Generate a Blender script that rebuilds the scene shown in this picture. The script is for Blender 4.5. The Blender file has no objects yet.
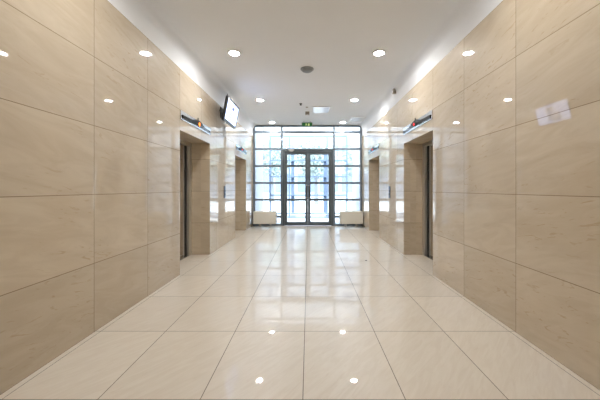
import bpy, bmesh, math, random
from mathutils import Vector, Matrix
random.seed(7)
sc = bpy.context.scene
COL = sc.collection
PI = math.pi

# ------------------------------------------------------------------ place
XL, XR = -1.831, 1.771          # lobby side walls
YB, YF = -3.2, 9.50             # wall behind, glazed wall ahead
ZM, ZC = 2.94, 3.32             # top of the stone, ceiling
TH = 0.62                       # wall thickness
OPEN = [(4.10, 5.35), (7.20, 8.45)]
ZO = 2.06                       # top of the lift recesses
REC = 0.34                      # recess depth

# ------------------------------------------------------------------ node helpers
class G:
    def __init__(s, name):
        s.m = bpy.data.materials.new(name); s.m.use_nodes = True
        s.t = s.m.node_tree; s.n = s.t.nodes; s.l = s.t.links
        s.n.clear()
        s.out = s.n.new('ShaderNodeOutputMaterial')
    def node(s, typ, **kw):
        n = s.n.new(typ)
        for k, v in kw.items(): setattr(n, k, v)
        return n
    def put(s, sock, v):
        if hasattr(v, 'is_linked') or hasattr(v, 'links'): s.l.new(v, sock)
        else: sock.default_value = v
    def math(s, op, a, b=None, c=None):
        n = s.node('ShaderNodeMath', operation=op)
        s.put(n.inputs[0], a)
        if b is not None: s.put(n.inputs[1], b)
        if c is not None: s.put(n.inputs[2], c)
        return n.outputs[0]
    def vec(s, x, y, z):
        n = s.node('ShaderNodeCombineXYZ')
        for i, v in enumerate((x, y, z)): s.put(n.inputs[i], v)
        return n.outputs[0]
    def mix(s, f, a, b):
        n = s.node('ShaderNodeMix', data_type='RGBA')
        s.put(n.inputs[0], f); s.put(n.inputs[6], a); s.put(n.inputs[7], b)
        return n.outputs[2]
    def ramp(s, f, lo, hi):
        n = s.node('ShaderNodeMapRange', interpolation_type='SMOOTHSTEP')
        s.put(n.inputs[0], f); n.inputs[1].default_value = lo; n.inputs[2].default_value = hi
        return n.outputs[0]
    def noise(s, v, scale, detail=3, rough=.5, dist=0):
        n = s.node('ShaderNodeTexNoise')
        s.put(n.inputs['Vector'], v); n.inputs['Scale'].default_value = scale
        n.inputs['Detail'].default_value = detail; n.inputs['Roughness'].default_value = rough
        n.inputs['Distortion'].default_value = dist
        return n.outputs['Fac']
    def bsdf(s, **kw):
        b = s.node('ShaderNodeBsdfPrincipled')
        for k, v in kw.items(): s.put(b.inputs[k.replace('_', ' ')], v)
        s.l.new(b.outputs[0], s.out.inputs[0]); return b

def c4(r, g, b): return (r, g, b, 1)

def simple(name, col, rough=.5, metal=0, noise_amt=.04, nscale=30, **kw):
    g = G(name)
    tc = g.node('ShaderNodeTexCoord').outputs['Object']
    f = g.noise(tc, nscale)
    a = tuple(min(1, c * (1 - noise_amt)) for c in col) + (1,)
    b = tuple(min(1, c * (1 + noise_amt)) for c in col) + (1,)
    bs = g.bsdf(Base_Color=g.mix(f, a, b), Roughness=rough, Metallic=metal)
    for k, v in kw.items(): bs.inputs[k.replace('_', ' ')].default_value = v
    return g.m

def emis(name, col, strength):
    g = G(name)
    e = g.node('ShaderNodeEmission')
    e.inputs[0].default_value = c4(*col); e.inputs[1].default_value = strength
    g.l.new(e.outputs[0], g.out.inputs[0]); return g.m

def joint_mask(g, u, width):                 # u in panel units, width as a fraction of the panel
    f = g.math('FRACT', u)
    d = g.math('MINIMUM', f, g.math('SUBTRACT', 1.0, f))
    return g.math('LESS_THAN', d, width / 2)

def tilt_normal(g, pid, amount):             # slabs are never set perfectly flush: tiny tilt per slab
    w = g.node('ShaderNodeTexWhiteNoise', noise_dimensions='3D'); g.put(w.inputs['Vector'], pid)
    sub = g.node('ShaderNodeVectorMath', operation='SUBTRACT'); g.l.new(w.outputs['Color'], sub.inputs[0])
    sub.inputs[1].default_value = (.5, .5, .5)
    scl = g.node('ShaderNodeVectorMath', operation='SCALE'); g.l.new(sub.outputs[0], scl.inputs[0])
    scl.inputs['Scale'].default_value = amount
    geo = g.node('ShaderNodeNewGeometry')
    add = g.node('ShaderNodeVectorMath', operation='ADD')
    g.l.new(geo.outputs['Normal'], add.inputs[0]); g.l.new(scl.outputs[0], add.inputs[1])
    nrm = g.node('ShaderNodeVectorMath', operation='NORMALIZE'); g.l.new(add.outputs[0], nrm.inputs[0])
    return nrm.outputs[0], w

def marble_wall():
    g = G('polished_beige_marble')
    geo = g.node('ShaderNodeNewGeometry')
    pos = g.node('ShaderNodeSeparateXYZ'); g.l.new(geo.outputs['Position'], pos.inputs[0])
    nor = g.node('ShaderNodeSeparateXYZ'); g.l.new(geo.outputs['True Normal'], nor.inputs[0])
    X, Y, Z = pos.outputs
    side = g.math('GREATER_THAN', g.math('ABSOLUTE', nor.outputs[0]), .5)       # faces along the corridor
    flat = g.math('GREATER_THAN', g.math('ABSOLUTE', nor.outputs[2]), .5)       # soffits
    # along-wall coordinate
    uy = g.math('DIVIDE', g.math('SUBTRACT', Y, 2.46), .82)
    ux = g.math('ADD', g.math('DIVIDE', X, 3.0), 20.37)
    u = g.math('ADD', g.math('MULTIPLY', uy, side), g.math('MULTIPLY', ux, g.math('SUBTRACT', 1.0, side)))
    v = g.math('ADD', g.math('DIVIDE', Z, .588), g.math('MULTIPLY', flat, .31))
    pid = g.vec(g.math('FLOOR', u), g.math('FLOOR', v), g.math('FLOOR', g.math('MULTIPLY', X, .5)))
    jv = g.math('MULTIPLY', joint_mask(g, u, .006), side)
    jh = joint_mask(g, v, .0085)
    joint = g.math('MAXIMUM', jv, jh)
    nrm, w = tilt_normal(g, pid, .007)
    hue = g.node('ShaderNodeSeparateColor'); g.l.new(w.outputs['Color'], hue.inputs[0])
    off = g.math('MULTIPLY', hue.outputs[0], 37.0)
    along = g.math('ADD', Y, g.math('MULTIPLY', X, .8))
    sl = g.math('ADD', Z, g.math('MULTIPLY', along, .16))
    p1 = g.vec(g.math('ADD', g.math('MULTIPLY', along, 1.5), off), g.math('MULTIPLY', sl, 6.0), off)
    n1 = g.noise(p1, 1.3, 5, .6, 1.0)
    p2 = g.vec(g.math('ADD', g.math('MULTIPLY', along, 5.0), off), g.math('MULTIPLY', sl, 20.0), off)
    n2 = g.noise(p2, 1.2, 3, .5, 1.6)
    p3 = g.vec(g.math('ADD', g.math('MULTIPLY', along, .8), off), g.math('MULTIPLY', sl, 1.6), off)
    n3 = g.noise(p3, 1.0, 2, .5, .5)
    base = g.mix(g.ramp(n1, .3, .7), c4(.54, .445, .325), c4(.615, .525, .40))
    base = g.mix(g.math('MULTIPLY', g.ramp(n3, .35, .7), .35), base, c4(.51, .41, .285))
    fl = g.math('MULTIPLY', g.ramp(n2, .60, .70), g.ramp(n3, .40, .60))
    base = g.mix(g.math('MULTIPLY', fl, .55), base, c4(.40, .27, .15))
    var = g.math('ADD', .94, g.math('MULTIPLY', hue.outputs[1], .12))
    hs = g.node('ShaderNodeHueSaturation'); g.l.new(base, hs.inputs['Color']); g.l.new(var, hs.inputs['Value'])
    col = g.mix(g.math('MULTIPLY', joint, .75), hs.outputs[0], c4(.15, .095, .05))
    rough = g.math('ADD', .5, g.math('MULTIPLY', joint, .5))
    b = g.bsdf(Base_Color=col, Roughness=rough, Normal=nrm)
    b.inputs['IOR'].default_value = 1.36
    b.inputs['Coat Weight'].default_value = .9; b.inputs['Coat Roughness'].default_value = .028; b.inputs['Coat IOR'].default_value = 1.5; g.l.new(nrm, b.inputs['Coat Normal'])
    return g.m

def marble_floor():
    g = G('polished_cream_floor_tile')
    geo = g.node('ShaderNodeNewGeometry')
    pos = g.node('ShaderNodeSeparateXYZ'); g.l.new(geo.outputs['Position'], pos.inputs[0])
    X, Y, Z = pos.outputs
    u = g.math('DIVIDE', g.math('ADD', X, .033), .597)
    v = g.math('DIVIDE', g.math('SUBTRACT', Y, 2.475), .80)
    pid = g.vec(g.math('FLOOR', u), g.math('FLOOR', v), 3.0)
    ax = g.math('ABSOLUTE', g.math('ADD', X, .03))
    border = g.math('LESS_THAN', g.math('ABSOLUTE', g.math('SUBTRACT', ax, 1.755)), .0022)
    inside = g.math('LESS_THAN', ax, 1.757)
    joint = g.math('MAXIMUM', g.math('MULTIPLY', joint_mask(g, u, .0085), inside), joint_mask(g, v, .0062))
    joint = g.math('MAXIMUM', joint, border)
    nrm, w = tilt_normal(g, pid, .003)
    hue = g.node('ShaderNodeSeparateColor'); g.l.new(w.outputs['Color'], hue.inputs[0])
    off = g.math('MULTIPLY', hue.outputs[0], 53.0)
    a = g.math('ADD', g.math('MULTIPLY', X, .64), g.math('MULTIPLY', Y, .77))
    bb = g.math('SUBTRACT', g.math('MULTIPLY', X, .77), g.math('MULTIPLY', Y, .64))
    p1 = g.vec(g.math('ADD', g.math('MULTIPLY', a, 3.0), off), g.math('MULTIPLY', bb, 19.0), off)
    n1 = g.noise(p1, 1.0, 5, .6, 1.4)
    p2 = g.vec(g.math('ADD', g.math('MULTIPLY', a, 6.0), off), g.math('MULTIPLY', bb, 34.0), off)
    n2 = g.noise(p2, 1.1, 3, .5, 1.5)
    base = g.mix(g.ramp(n1, .3, .72), c4(.69, .615, .52), c4(.745, .68, .59))
    base = g.mix(g.math('MULTIPLY', g.ramp(n2, .60, .74), .3), base, c4(.60, .51, .41))
    var = g.math('ADD', .965, g.math('MULTIPLY', hue.outputs[1], .07))
    hs = g.node('ShaderNodeHueSaturation'); g.l.new(base, hs.inputs['Color']); g.l.new(var, hs.inputs['Value'])
    col = g.mix(g.math('MULTIPLY', joint, .85), hs.outputs[0], c4(.10, .075, .055))
    rough = g.math('ADD', .34, g.math('MULTIPLY', joint, .5))
    b = g.bsdf(Base_Color=col, Roughness=rough, Normal=nrm)
    b.inputs['IOR'].default_value = 1.45
    b.inputs['Coat Weight'].default_value = .55; b.inputs['Coat Roughness'].default_value = .025; b.inputs['Coat IOR'].default_value = 1.45; g.l.new(nrm, b.inputs['Coat Normal'])
    return g.m

def glass_mat(name, tint=(.93, .965, .97)):
    g = G(name)
    tr = g.node('ShaderNodeBsdfTransparent'); tr.inputs[0].default_value = c4(*tint)
    gl = g.node('ShaderNodeBsdfGlossy'); gl.inputs['Roughness'].default_value = .01
    fr = g.node('ShaderNodeFresnel'); fr.inputs[0].default_value = 1.5
    mx = g.node('ShaderNodeMixShader')
    g.l.new(fr.outputs[0], mx.inputs[0]); g.l.new(tr.outputs[0], mx.inputs[1]); g.l.new(gl.outputs[0], mx.inputs[2])
    g.l.new(mx.outputs[0], g.out.inputs[0]); return g.m

def steel_mat(name, col, rough, sx=1, sy=1, sz=60):
    g = G(name)
    tc = g.node('ShaderNodeTexCoord').outputs['Object']
    mp = g.node('ShaderNodeMapping'); g.l.new(tc, mp.inputs[0]); mp.inputs['Scale'].default_value = (sx, sy, sz)
    f = g.noise(mp.outputs[0], 6, 2)
    r = g.math('ADD', rough - .03, g.math('MULTIPLY', f, .06))
    g.bsdf(Base_Color=c4(*col), Metallic=1.0, Roughness=r)
    return g.m

M_WALL = marble_wall()
M_FLOOR = marble_floor()
M_PLASTER = simple('white_painted_plaster', (.84, .855, .88), .75, nscale=3, noise_amt=.015)
M_FRAME = simple('grey_painted_aluminium', (.17, .21, .25), .42, nscale=80)
M_DOORFRAME = simple('dark_grey_door_aluminium', (.095, .118, .132), .42, nscale=80)
M_GLASS = glass_mat('clear_window_glass')
M_STEEL = steel_mat('mirror_stainless_steel', (.58, .56, .53), .07)
M_SATIN = steel_mat('satin_steel', (.72, .71, .69), .36, 40, 40, 1)
M_DSTEEL = steel_mat('dark_panel_steel', (.16, .18, .21), .35, 4, 40, 4)
M_BRUSH = steel_mat('bright_brushed_steel', (.66, .67, .69), .24, 4, 60, 4)
M_BLACKGL = simple('black_indicator_glass', (.012, .013, .016), .12)
M_DARK = simple('black_plastic', (.018, .019, .022), .35)
M_DARKMETAL = simple('dark_metal', (.05, .048, .045), .4, .6)
M_ORANGE = emis('orange_display_light', (1, .25, .03), 3.0)
M_RED = emis('red_display_light', (1, .05, .05), 1.6)
M_WHITEPL = simple('white_enamel', (.80, .80, .79), .35)
M_LAMP = emis('lamp_diffuser', (1, .985, .955), 340.0)
M_GLOSSW = simple('glossy_white_metal', (.70, .71, .72), .2)
M_DET = simple('grey_detector_plastic', (.26, .275, .29), .5)
M_LEATHER = simple('off_white_leather', (.84, .82, .75), .45, nscale=120)
M_CHROME = simple('polished_chrome', (.75, .75, .76), .12, 1)
M_SENSOR = simple('beige_sensor_plastic', (.40, .36, .30), .5)
M_BUTTON = emis('button_light_ring', (.6, .75, 1), .8)
M_SIGN = emis('green_sign_face', (.05, .20, .07), .5)
M_PICTO = emis('pale_sign_pictogram', (.75, .85, .35), .8)
M_GAPSHADE = simple('painted_gap_shade', (.03, .03, .03), .7)  # near-black colour for the shade in the lift door gaps

# ------------------------------------------------------------------ mesh helpers
def box(bm, x0, x1, y0, y1, z0, z1, bev=0):
    t = bmesh.new()
    bmesh.ops.create_cube(t, size=1)
    bmesh.ops.scale(t, vec=(abs(x1 - x0), abs(y1 - y0), abs(z1 - z0)), verts=t.verts)
    bmesh.ops.translate(t, vec=((x0 + x1) / 2, (y0 + y1) / 2, (z0 + z1) / 2), verts=t.verts)
    if bev: bmesh.ops.bevel(t, geom=t.edges[:], offset=bev, segments=3, profile=.6, affect='EDGES')
    merge(bm, t)

def merge(bm, t, mat=None):
    if mat is not None: t.transform(mat)
    me = bpy.data.meshes.new('tmp'); t.to_mesh(me); t.free()
    bm.from_mesh(me); bpy.data.meshes.remove(me)

def lathe(bm, prof, seg=32, mat=None):       # prof: list of (r, z), closed by caps where r == 0
    t = bmesh.new(); rings = []
    for r, z in prof:
        if r < 1e-6: rings.append([t.verts.new((0, 0, z))])
        else: rings.append([t.verts.new((r * math.cos(2 * PI * i / seg), r * math.sin(2 * PI * i / seg), z)) for i in range(seg)])
    for a, b in zip(rings, rings[1:]):
        for i in range(seg):
            j = (i + 1) % seg
            if len(a) == 1 and len(b) == 1: continue
            if len(a) == 1: t.faces.new((a[0], b[j], b[i]))
            elif len(b) == 1: t.faces.new((a[i], a[j], b[0]))
            else: t.faces.new((a[i], a[j], b[j], b[i]))
    bmesh.ops.recalc_face_normals(t, faces=t.faces[:])
    merge(bm, t, mat)

def tube(bm, pts, r, seg=12):
    for p, q in zip(pts, pts[1:]):
        p, q = Vector(p), Vector(q); d = q - p
        m = Matrix.Translation(p) @ d.to_track_quat('Z', 'Y').to_matrix().to_4x4()
        lathe(bm, [(0, 0), (r, 0), (r, d.length), (0, d.length)], seg, m)

def prism(bm, outline, t0, t1, fn):          # outline of (a, b), extruded from t0 to t1; fn maps (a, b, t) to a point
    t = bmesh.new()
    A = [t.verts.new(fn(a, b, t0)) for a, b in outline]; B = [t.verts.new(fn(a, b, t1)) for a, b in outline]
    t.faces.new(A); t.faces.new(B[::-1]); n = len(A)
    for i in range(n): t.faces.new((A[i], B[i], B[(i + 1) % n], A[(i + 1) % n]))
    bmesh.ops.recalc_face_normals(t, faces=t.faces[:])
    merge(bm, t)

def obj(name, bm, mat, parent=None, smooth=False, label=None):
    me = bpy.data.meshes.new(name); bm.to_mesh(me); bm.free()
    me.materials.append(mat)
    o = bpy.data.objects.new(name, me); COL.objects.link(o)
    if smooth:
        for p in me.polygons: p.use_smooth = True
        try: me.set_sharp_from_angle(angle=math.radians(40))
        except Exception: pass
    if parent: o.parent = parent
    if label: o['label'] = label
    return o

def tag(o, label, cat, group=None, kind=None):
    o['label'] = label; o['category'] = cat
    if group: o['group'] = group
    if kind: o['kind'] = kind
    return o

def thing(name, label, cat, loc=(0, 0, 0), group=None, kind=None, rz=0):
    o = bpy.data.objects.new(name, None); COL.objects.link(o)
    o.empty_display_size = .1; o.location = loc; o.rotation_euler = (0, 0, rz)
    return tag(o, label, cat, group, kind)

def dup(root, loc, label, scale=None, rz=None):
    r = root.copy(); COL.objects.link(r); r.location = loc; r['label'] = label
    if rz is not None: r.rotation_euler = (0, 0, rz)
    if scale: r.scale = scale
    for ch in list(root.children):
        c = ch.copy(); COL.objects.link(c); c.parent = r
        for gch in list(ch.children):
            d = gch.copy(); COL.objects.link(d); d.parent = c
    return r

N = bmesh.new

# ------------------------------------------------------------------ the room shell
b = N(); box(b, XL - TH, XR + TH, YB - .1, 9.62, -.12, 0)
tag(obj('floor', b, M_FLOOR), 'polished cream stone floor with large tiles and dark joints', 'floor', kind='structure')
b = N(); box(b, XL - TH, XR + TH, YB - .1, 9.62, ZC, ZC + .15)
tag(obj('ceiling', b, M_PLASTER), 'plain white painted ceiling with recessed round lights', 'ceiling', kind='structure')

def side_wall(name, x0, x1, label):
    b = N()
    ys = [YB] + [v for o in OPEN for v in o] + [9.60]
    for i in range(len(ys) - 1):
        if i % 2 == 0: box(b, x0, x1, ys[i], ys[i + 1], 0, ZM)
        else: box(b, x0, x1, ys[i], ys[i + 1], ZO, ZM)
    tag(obj(name, b, M_WALL), label, 'wall', kind='structure')
side_wall('wall_left', XL - TH, XL, 'left wall of polished beige marble slabs with two lift recesses')
side_wall('wall_right', XR, XR + TH, 'right wall of polished beige marble slabs with two lift recesses')
def cove(name, xw, sd, label):                  # white plaster strip that curves into the ceiling
    pts = [(-TH, ZM), (0, ZM), (0, ZM + .20)]
    for i in range(1, 13):
        a = PI / 2 * i / 12
        pts.append((.13 * (1 - math.cos(a)), ZM + .20 + (ZC - ZM - .201) * math.sin(a)))
    pts.append((-TH, ZC - .001))
    b = N(); prism(b, pts, YB, 9.60, lambda u, z, t: (xw + sd * u, t, z))
    tag(obj(name, b, M_PLASTER, None, True), label, 'trim', kind='structure')
cove('trim_1', XL, 1, 'white plaster strip curving into the ceiling above the left marble wall')
cove('trim_2', XR, -1, 'white plaster strip curving into the ceiling above the right marble wall')
b = N(); box(b, XL, XR, YB - .1, YB, 0, ZC)
tag(obj('wall_back', b, M_PLASTER), 'plain white wall behind the viewer', 'wall', kind='structure')
# back side of the lift recesses (dark shafts)
for nm, xa, xb, sd in (('wall_shaft_left', XL - TH - .06, XL - TH, 'left'), ('wall_shaft_right', XR + TH, XR + TH + .06, 'right')):
    b = N(); box(b, xa, xb, YB, 9.6, 0, ZC)
    tag(obj(nm, b, M_PLASTER), 'plain shaft wall hidden behind the %s lift doors' % sd, 'wall', kind='structure')

# ------------------------------------------------------------------ glazed wall
fy0, fy1 = YF, YF + .07
win = thing('window_1', 'full-width grid of grey framed glazing around the double door at the end', 'window', (0, YF, 0), kind='structure')
def rail(parent, name, x0, x1, z0, z1, mat=M_FRAME, y0=0, y1=.07):
    b = N(); box(b, x0, x1, y0, y1, z0, z1, .004); return obj(name, b, mat, parent)
VX = [XL + .035, -.885, .845, XR - .035]
HZ = [.03, .30, .855, 1.41, 1.97, 2.53, 3.09, 3.29]
for i, x in enumerate(VX):
    w = .035
    rail(win, 'mullion', x - w, x + w, 0, ZC)
for k, z in enumerate(HZ):
    h = .033 if k not in (0, 7) else .03
    for i in range(3):
        if i == 1 and z < 2.5: continue
        x0, x1 = VX[i] + .035, VX[i + 1] - .035
        hh = h if not (i == 1 and abs(z - 2.53) < .01) else .02
        rail(win, 'transom', x0, x1, z - hh, z + hh, y0=.005, y1=.065)
        if k < len(HZ) - 1:
            b = N(); box(b, x0, x1, .030, .036, z + hh, HZ[k + 1] - .033); obj('pane', b, M_GLASS, win)
    if z > 3.2: pass

# double door
dr = thing('door_1', 'dark grey framed glass double door in the middle of the glazed wall', 'door', (-.02, YF, 0), kind='structure')
b = N()
box(b, -.828, -.77, -.02, .09, 0, 2.51, .004); box(b, .77, .828, -.02, .09, 0, 2.51, .004); box(b, -.77, .77, -.02, .09, 2.44, 2.51, .004)
obj('door_frame', b, M_DOORFRAME, dr)
DZ = [.12, .855, 1.41, 1.97, 2.36]
for sgn in (-1, 1):
    b = N()
    lo, hi = (.0015, .767)
    def xr(a, c): return (a * sgn, c * sgn) if sgn > 0 else (c * sgn, a * sgn)
    st = .085
    xa, xb = xr(lo, lo + st); box(b, xa, xb, 0, .06, .01, 2.435, .004)
    xa, xb = xr(hi - st, hi); box(b, xa, xb, 0, .06, .01, 2.435, .004)
    edges = [(.01, .12), (.855 - .036, .855 + .036), (1.41 - .036, 1.41 + .036), (1.97 - .036, 1.97 + .036), (2.345, 2.435)]
    xa, xb = xr(lo + st, hi - st)
    for z0, z1 in edges: box(b, xa, xb, .002, .058, z0, z1)
    leaf = obj('door_leaf', b, M_DOORFRAME, dr)
    for (a0, a1), (c0, c1) in zip(edges, edges[1:]):
        b = N(); box(b, xa, xb, .028, .034, a1, c0); obj('pane', b, M_GLASS, leaf)
    b = N(); hx = sgn * .05
    tube(b, [(hx, -.055, .93), (hx, -.055, 1.30)], .011)
    for z in (.955, 1.275): tube(b, [(hx, -.055, z), (hx, 0, z)], .011)
    obj('pull_handle', b, M_DARKMETAL, leaf, True)
    b = N(); xa, xb = xr(.02, .075); box(b, xa, xb, -.012, 0, .90, .925)
    box(b, xa, xb, -.012, 0, 1.31, 1.335); obj('lock_plate', b, M_CHROME, leaf)
# door sensor: half dome over the left leaf
t = N(); b = N()
prof = [(.10 * math.cos(a * PI / 16), -.085 * math.sin(a * PI / 16)) for a in range(9)]
lathe(b, [(0, 0)] + prof[:-1] + [(0, -.085)], 24)
ds = tag(obj('door_sensor', b, M_WHITEPL, None, True), 'white half-dome motion sensor on the head of the door frame', 'sensor')
ds.location = (-.56, YF - .052, 2.52); ds.scale = (1, .30, 1)

# ------------------------------------------------------------------ lifts
def lift(side, y0, y1, label):
    s = -1 if side == 'left' else 1
    xw = XL if s < 0 else XR
    root = thing('lift_entrance', label, 'lift', (xw + s * REC, (y0 + y1) / 2, 0), 'lift entrances in the marble recesses')
    hw = (y1 - y0) / 2 - .002
    def bx(b, d0, d1, a0, a1, z0, z1, bev=0):  # d: depth behind the recess back plane
        xa, xb = sorted((s * d0, s * d1)); box(b, xa, xb, a0, a1, z0, z1, bev)
    b = N()
    bx(b, 0, .10, -hw, -hw + .10, .004, ZO - .002, .003); bx(b, 0, .10, hw - .10, hw, .004, ZO - .002, .003)
    bx(b, 0, .10, -hw + .10, hw - .10, ZO - .06, ZO - .002)
    obj('door_surround', b, M_SATIN, root)
    for k in (-1, 1):
        b = N(); a0, a1 = sorted((k * .003, k * (hw - .10)))
        a0, a1 = sorted((k * .003, k * (hw - .15)))
        bx(b, .06, .095, a0, a1, .012, ZO - .06, .003)
        obj('door_panel', b, M_STEEL, root)
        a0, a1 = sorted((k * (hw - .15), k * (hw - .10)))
        b = N(); bx(b, .05, .095, a0, a1, .012, ZO - .06); obj('gap_shade_strip', b, M_GAPSHADE, root)  # dark strip painting the shaded gap between panel and surround
    b = N(); bx(b, 0, .12, -hw + .10, hw - .10, .002, .011); obj('sill', b, M_BRUSH, root)
    return root
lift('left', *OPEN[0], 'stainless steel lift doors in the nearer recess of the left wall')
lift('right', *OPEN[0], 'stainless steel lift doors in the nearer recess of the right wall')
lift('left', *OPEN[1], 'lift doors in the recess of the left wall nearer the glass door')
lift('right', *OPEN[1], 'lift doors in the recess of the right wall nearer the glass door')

def indicator(side, y0, y1, label, lamp):
    s = 1 if side == 'left' else -1               # outward normal direction
    xw = XL if s > 0 else XR
    root = thing('lift_indicator', label, 'indicator', (xw, y0, 2.217), 'lift indicators above the recesses')
    W, H = y1 - y0 - .01, .128
    fn = lambda a, c, t: (s * t, .005 + a * W, c * H)
    b = N(); prism(b, [(0, 0), (1, 0), (1, 1), (0, 1)], -.006, .014, fn)
    obj('face_plate', b, M_BRUSH, root)
    top = [(.03, .56), (.18, .58), (.30, .64), (.37, .80), (.44, .98), (.51, 1.04), (.58, .98), (.66, .76), (.74, .55), (.86, .50), (.97, .50)]
    bot = [(.97, .16), (.8, .22), (.65, .26), (.5, .25), (.3, .17), (.03, .12)]
    b = N(); prism(b, top + bot, .014, .026, fn); obj('black_glass_band', b, M_BLACKGL, root)
    b = N()
    cy, cz = .535, .56
    ov = [(cy + .022 * math.cos(i * PI / 10), cz + (.26 if lamp is M_ORANGE else .17) * math.sin(i * PI / 10)) for i in range(20)]
    prism(b, ov, .026, .030, fn); obj('display_lamp', b, lamp, root, label='glowing %s lamp' % ('orange' if lamp is M_ORANGE else 'red'))
    b = N(); tube(b, [(s * .010, .005 + .52 * W, H), (s * .010, .005 + .52 * W, H + .045)], .008)
    obj('pin', b, M_DARKMETAL, root, True)
indicator('left', *OPEN[0], 'steel lift indicator with orange lamp above the nearer left recess', M_ORANGE)
indicator('right', *OPEN[0], 'steel lift indicator with red lamp above the nearer right recess', M_RED)
indicator('left', *OPEN[1], 'small steel lift indicator above the left recess nearer the glass door', M_RED)
indicator('right', *OPEN[1], 'small steel lift indicator above the right recess nearer the glass door', M_RED)

def call_panel(side, label):
    s = 1 if side == 'left' else -1
    xw = XL if s > 0 else XR
    root = thing('call_panel', label, 'call panel', (xw, 6.28, 1.02), 'lift call panels')
    b = N(); xa, xb = sorted((-s * .006, s * .012)); box(b, xa, xb, -.055, .055, 0, .26, .003); obj('plate', b, M_DSTEEL, root)
    for z in (.085, .155):
        b = N(); m = Matrix.Translation((s * .012, 0, z)) @ Matrix.Rotation(s * PI / 2, 4, 'Y')
        lathe(b, [(0, 0), (.02, 0), (.02, .006), (0, .006)], 20, m); obj('button', b, M_DARK, root, True)
call_panel('left', 'slim steel lift call panel on the left wall between the recesses')
call_panel('right', 'slim steel lift call panel on the right wall between the recesses')

# ------------------------------------------------------------------ white benches
def bench(x, y, label):
    root = thing('bench', label, 'bench', (x, y, 0), 'white box benches by the glass')
    b = N(); box(b, -.355, .355, -.19, .19, .105, .5, .022); obj('seat', b, M_LEATHER, root, True)
    for ax in (-.17, .17):
        for ay in (-.12, .12):
            b = N(); lathe(b, [(0, 0), (.018, 0), (.02, .02), (.02, .106), (0, .106)], 14, Matrix.Translation((ax, ay, 0)))
            obj('leg', b, M_CHROME, root, True)
    return root
b1 = bench(-1.385, 9.25, 'white box bench to the left of the glass door')
dup(b1, (1.36, 9.25, 0), 'white box bench to the right of the glass door')

# ------------------------------------------------------------------ ceiling lights
def downlight(x, y, label):
    root = thing('downlight', label, 'ceiling light', (x, y, ZC), 'round recessed downlights')
    b = N(); lathe(b, [(.072, -.001), (.108, -.001), (.108, -.008), (.102, -.014), (.072, -.012), (.072, -.001)], 36)
    obj('trim_ring', b, M_WHITEPL, root, True)
    b = N(); lathe(b, [(0, -.001), (.072, -.001), (.072, -.007), (0, -.007)], 36)
    obj('diffuser', b, M_LAMP, root)
    return root
first = downlight(-1.146, 4.44, 'left one of the largest, nearest pair of glowing ceiling lights')
dup(first, (1.085, 4.44, ZC), 'right one of the largest, nearest pair of glowing ceiling lights')
dup(first, (-1.146, 6.80, ZC), 'left one of the middle pair of glowing ceiling lights')
dup(first, (1.085, 6.80, ZC), 'right one of the middle pair of glowing ceiling lights')
dup(first, (-1.146, 9.10, ZC), 'left one of the farthest pair of ceiling lights, by the glazing')
dup(first, (1.085, 9.10, ZC), 'right one of the farthest pair of ceiling lights, by the glazing')
dup(first, (-1.146, 2.02, ZC), 'left ceiling light above the viewer, just outside the picture')
dup(first, (1.085, 2.02, ZC), 'right ceiling light above the viewer, just outside the picture')
#dup(first, (-1.146, -.33, ZC), 'left ceiling light behind the viewer, outside the picture')
#dup(first, (1.085, -.33, ZC), 'right ceiling light behind the viewer, outside the picture')

# ------------------------------------------------------------------ things on the ceiling
root = thing('smoke_detector', 'round grey smoke detector in the middle of the ceiling', 'smoke detector', (-.025, 5.04, ZC))
b = N(); lathe(b, [(0, 0), (.115, 0), (.115, -.012), (.105, -.02), (0, -.02)], 32); obj('base', b, M_DET, root, True)
b = N(); lathe(b, [(0, -.02), (.09, -.02), (.085, -.04), (.06, -.052), (0, -.056)], 32); obj('sensor_head', b, M_DET, root, True)

b = N(); lathe(b, [(0, .006), (.035, .006), (.035, -.01), (.018, -.02), (.018, -.035), (.03, -.04), (0, -.044)], 20)
o = tag(obj('sprinkler_head', b, M_DARKMETAL, None, True), 'tiny dark sprinkler head on the ceiling beyond the smoke detector', 'sprinkler'); o.location = (-.19, 7.1, ZC)
root = thing('motion_detector', 'small beige box sensor on the ceiling beside the air vent', 'sensor', (-.03, 7.88, ZC))
b = N(); box(b, -.055, .055, -.05, .05, -.075, 0, .008); obj('body', b, M_SENSOR, root)
b = N(); lathe(b, [(0, 0), (.03, 0), (.022, -.015), (0, -.02)], 16, Matrix.Translation((0, 0, -.075))); obj('lens', b, M_WHITEPL, root, True)
b = N(); lathe(b, [(0, 0), (.035, 0), (.03, -.015), (0, -.02)], 20)
o = tag(obj('ceiling_button', b, M_SENSOR, None, True), 'small pale round cap on the ceiling by the beige sensor', 'sensor'); o.location = (-.04, 7.4, ZC)

def vent(x, y, w, d, label):
    root = thing('air_vent', label, 'air vent', (x, y, ZC), 'ceiling air vents')
    b = N()
    f = .03
    box(b, -w / 2, w / 2, -d / 2, -d / 2 + f, -.018, 0, .003); box(b, -w / 2, w / 2, d / 2 - f, d / 2, -.018, 0, .003)
    box(b, -w / 2, -w / 2 + f, -d / 2 + f, d / 2 - f, -.018, 0, .003); box(b, w / 2 - f, w / 2, -d / 2 + f, d / 2 - f, -.018, 0, .003)
    obj('frame', b, M_WHITEPL, root)
    b = N(); box(b, -w / 2 + f, w / 2 - f, -d / 2 + f, d / 2 - f, -.004, 0)
    obj('back_plate', b, M_WHITEPL, root)
    n = 4; b = N()
    for k in range(n):
        y0 = -d / 2 + f + k * (d - 2 * f) / n
        box(b, -w / 2 + f, w / 2 - f, y0 + .008, y0 + (d - 2 * f) / n, -.014, -.008, .002)
    obj('louvre', b, M_GLOSSW, root)
vent(.34, 7.64, .46, .62, 'square white air vent near the middle of the ceiling')
vent(1.49, 8.68, .46, .60, 'white air vent in the far right corner of the ceiling')

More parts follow.
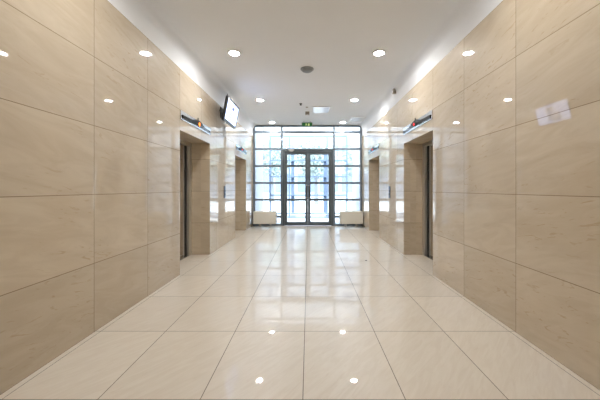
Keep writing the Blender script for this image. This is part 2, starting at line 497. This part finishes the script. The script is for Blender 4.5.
root = thing('exit_sign', 'small green lit exit sign hanging under the ceiling above the door', 'sign', (-.045, 8.95, 0))
b = N(); box(b, -.165, .165, -.03, .03, 3.145, 3.275, .006); obj('housing', b, M_DET, root)
b = N(); box(b, -.152, .152, -.034, -.03, 3.157, 3.263); fc = obj('sign_face', b, M_SIGN, root)
b = N()
fnp = lambda a, c, t: (a, t, c)
Z0 = 3.168
def q(pts): prism(b, [(x, Z0 + z) for x, z in pts], -.036, -.034, fnp)
# running figure
q([(-.03 + .011 * math.cos(i * PI / 6), .072 + .011 * math.sin(i * PI / 6)) for i in range(12)])
q([(-.044, .058), (-.022, .058), (-.012, .03), (-.034, .026)])
q([(-.034, .03), (-.026, .03), (-.045, .0), (-.055, .0)]); q([(-.028, .03), (-.014, .03), (.004, .014), (.004, .008), (-.004, .008)])
q([(-.024, .056), (-.022, .050), (.002, .044), (.004, .05)]); q([(-.044, .056), (-.06, .04), (-.055, .036), (-.036, .05)])
q([(.03, .0), (.075, .0), (.075, .072), (.03, .072)])
obj('pictogram', b, M_PICTO, fc)
for x in (-.1, .1):
    b = N(); tube(b, [(x, 0, 3.275), (x, 0, ZC)], .006); obj('hanger', b, M_DET, root, True)

root = thing('wall_sensor', 'small beige box sensor on the white strip above the right wall', 'sensor', (XR, 5.85, 3.15))
b = N(); box(b, -.06, .004, -.035, .035, 0, .10, .008); obj('body', b, M_SENSOR, root)
b = N(); box(b, -.068, -.058, -.022, .022, .02, .06, .006); obj('lens', b, M_WHITEPL, root)

# ------------------------------------------------------------------ television
tv = thing('television', 'flat screen television tilted down high on the left wall', 'television', (-1.61, 6.05, 2.80))
T = Matrix.Rotation(math.radians(11), 4, 'Y')      # local: screen faces +X, tips forward
def tvbox(x0, x1, y0, y1, z0, z1, bev=0):
    t = N(); box(t, x0, x1, y0, y1, z0, z1, bev); t.transform(T); return t
obj('housing', tvbox(-.045, .0, -.44, .44, -.24, .24, .008), M_DARK, tv)
b = N()
for a in ((-.44, .44, .20, .24), (-.44, .44, -.24, -.19), (-.44, -.395, -.19, .20), (.395, .44, -.19, .20)):
    merge(b, tvbox(0, .008, *a, .002))
obj('bezel', b, M_DARK, tv)
g = G('lit_screen')
e = g.node('ShaderNodeEmission'); e.inputs[0].default_value = c4(.50, .62, 1.0); e.inputs[1].default_value = 4.8
g.l.new(e.outputs[0], g.out.inputs[0])
scr = obj('screen', tvbox(0, .003, -.395, .395, -.19, .20), g.m, tv)
b = N()
for (yy, zz, w, h) in ((.04, .10, .20, .075), (-.03, .0, .34, .03), (-.03, -.045, .30, .03), (-.03, -.09, .34, .03), (-.07, -.135, .22, .03)):
    merge(b, tvbox(.003, .004, yy - w / 2, yy + w / 2, zz - h / 2, zz + h / 2))
obj('screen_content', b, emis('faint_screen_marks', (.42, .46, .80), .8), scr)
b = N(); box(b, -.231, -.205, -.08, .08, -.10, .12, .003); tube(b, [(-.21, 0, .0), (-.05, 0, .0)], .022)
box(b, -.231, -.200, -.13, .13, .02, .05)
obj('wall_bracket', b, M_DARKMETAL, tv)
obj('hook', tvbox(-.04, -.03, -.39, -.38, .235, .29), M_DARKMETAL, tv)
b = N(); merge(b, tvbox(-.05, -.01, -.33, -.22, -.285, -.238, .006)); obj('media_box', b, M_WHITEPL, tv, label='small white box under the television')

# scrap on the floor
b = N(); t = N(); bmesh.ops.create_icosphere(t, subdivisions=2, radius=.02)
for v in t.verts: v.co *= random.uniform(.7, 1.2); v.co.z = v.co.z * .25 + .005
for v in t.verts: v.co.z = max(v.co.z, .0005)
merge(b, t)
o = tag(obj('scrap', b, M_DARK), 'tiny dark scrap lying on the floor tiles to the right', 'scrap'); o.location = (.98, 4.9, 0)

# ------------------------------------------------------------------ outside
M_GROUND = simple('pale_paving', (.52, .55, .59), .8, nscale=2, noise_amt=.1)
M_OUTWALL = simple('white_render', (.42, .44, .48), .8, nscale=2, noise_amt=.02)
M_OUTFRAME = simple('blue_grey_frame', (.15, .21, .32), .5)
M_FACADE = simple('pale_facade', (.24, .28, .33), .8, nscale=1, noise_amt=.05)
M_BWIN = simple('dark_blue_window', (.13, .17, .23), .2)
M_LEAF = simple('green_leaf', (.29, .35, .34), .6, nscale=2, noise_amt=.2)
M_BARK = simple('bark', (.15, .16, .18), .9)
b = N(); box(b, -40, 40, 9.62, 70, -.2, -.03)
tag(obj('ground', b, M_GROUND), 'pale paving outside the glass door', 'ground', kind='structure')
b = N(); box(b, XL - .25, XL - .05, 9.62, 11.95, -.03, 4.2)
tag(obj('wall_outer_left', b, M_OUTWALL), 'white side wall of the open porch outside, on the left', 'wall', kind='structure')
b = N(); box(b, XR + .05, XR + .25, 9.62, 11.95, -.03, 4.2)
tag(obj('wall_outer_right', b, M_OUTWALL), 'white side wall of the open porch outside, on the right', 'wall', kind='structure')
b = N(); box(b, XL - .05, XR + .05, 12.0, 12.2, 3.44, 5.2)
tag(obj('wall_outer_lintel', b, M_OUTWALL), 'white wall above the outer glazed screen', 'wall', kind='structure')
w2 = thing('window_2', 'pale blue-grey outer glazed screen seen through the glass door', 'window', (0, 12.0, -.03), kind='structure')
for x in (-1.6, -.8, .78, 1.6): rail(w2, 'mullion', x - .035, x + .035, 0, 3.46, M_OUTFRAME)
for z in (.06, .22, .98, 1.75, 2.42, 2.86, 3.43):
    for xa, xb in ((-1.565, -.835), (-.765, .745), (.815, 1.565)):
        rail(w2, 'transom', xa, xb, z - .03, z + .03, M_OUTFRAME)
for x in (-.66, .70): rail(w2, 'door_jamb', x - .07, x + .07, .25, 2.83, M_OUTFRAME, .08, .16)
steps = N(); box(steps, -1.9, 1.9, 12.3, 13.0, -.03, .10, .01)
tag(obj('step', steps, M_GROUND), 'low pale step outside beyond the outer screen', 'step')

bl = thing('building', 'pale office building with bands of bluish windows across the way', 'building', (0, 34, -.03))
b = N(); box(b, -16, 16, 0, 8, 0, 16); obj('facade', b, M_FACADE, bl)
for r in range(4):
    for c in range(11):
        x = -14.4 + c * 2.62
        b = N(); box(b, x, x + 2.2, -.06, -.003, .9 + r * 3.4, 3.0 + r * 3.4)
        wf = obj('window', b, M_BWIN, bl)
def tree(x, y, h, label, seed):
    rnd = random.Random(seed)
    root = thing('tree', label, 'tree', (x, y, -.03), 'trees outside')
    b = N(); lathe(b, [(0, 0), (.16, 0), (.12, h * .4), (.05, h * .7), (0, h * .72)], 10); obj('trunk', b, M_BARK, root, True)
    b = N()
    for k in range(2600):
        u = Vector((rnd.gauss(0, 1), rnd.gauss(0, 1), rnd.gauss(0, 1))).normalized() * (rnd.random() ** .4)
        p = Vector((u.x * h * .30, u.y * h * .30, h * .66 + u.z * h * .30))
        a = Vector((rnd.uniform(-1, 1), rnd.uniform(-1, 1), rnd.uniform(-1, 1))).normalized() * .13
        c = a.orthogonal().normalized() * .07
        b.faces.new([b.verts.new(p + a), b.verts.new(p + c), b.verts.new(p - a), b.verts.new(p - c)])
    obj('crown', b, M_LEAF, root)
tree(-3.4, 27, 6.2, 'green tree outside behind the left half of the glazing', 1)
tree(.6, 22.5, 5.4, 'green tree outside behind the middle of the door', 2)
tree(4.7, 26.5, 5.6, 'green tree outside behind the right half of the glazing', 3)

# ------------------------------------------------------------------ daylight
w = bpy.data.worlds.new('overcast_sky'); sc.world = w; w.use_nodes = True
bg = w.node_tree.nodes['Background']; bg.inputs[0].default_value = c4(.82, .905, 1.0); bg.inputs[1].default_value = 7.5
s = bpy.data.lights.new('sun', 'SUN'); s.energy = 12.0; s.angle = math.radians(3); s.color = (1, .97, .93)
so = bpy.data.objects.new('sun', s); COL.objects.link(so)
so.rotation_euler = Vector((.12, .42, -.90)).to_track_quat('-Z', 'Y').to_euler()

# ------------------------------------------------------------------ camera
cam = bpy.data.cameras.new('camera'); co = bpy.data.objects.new('camera', cam); COL.objects.link(co)
co.location = (0, 0, 1.227); co.rotation_euler = (PI / 2, 0, 0)
cam.sensor_fit = 'HORIZONTAL'; cam.sensor_width = 36; cam.lens = 36 * 288 / 600
cam.shift_x = -8.5 / 600; cam.shift_y = -11.5 / 600
cam.clip_start = .05; cam.clip_end = 300
sc.camera = co

sc.view_settings.view_transform = 'Standard'; sc.view_settings.look = 'None'
sc.view_settings.exposure = 0.12; sc.view_settings.gamma = 1; sc.view_settings.use_curve_mapping = False
sc.cycles.max_bounces = 10; sc.cycles.diffuse_bounces = 6; sc.cycles.glossy_bounces = 5; sc.cycles.transparent_max_bounces = 16
sc.cycles.sample_clamp_indirect = 6; sc.cycles.use_denoising = True
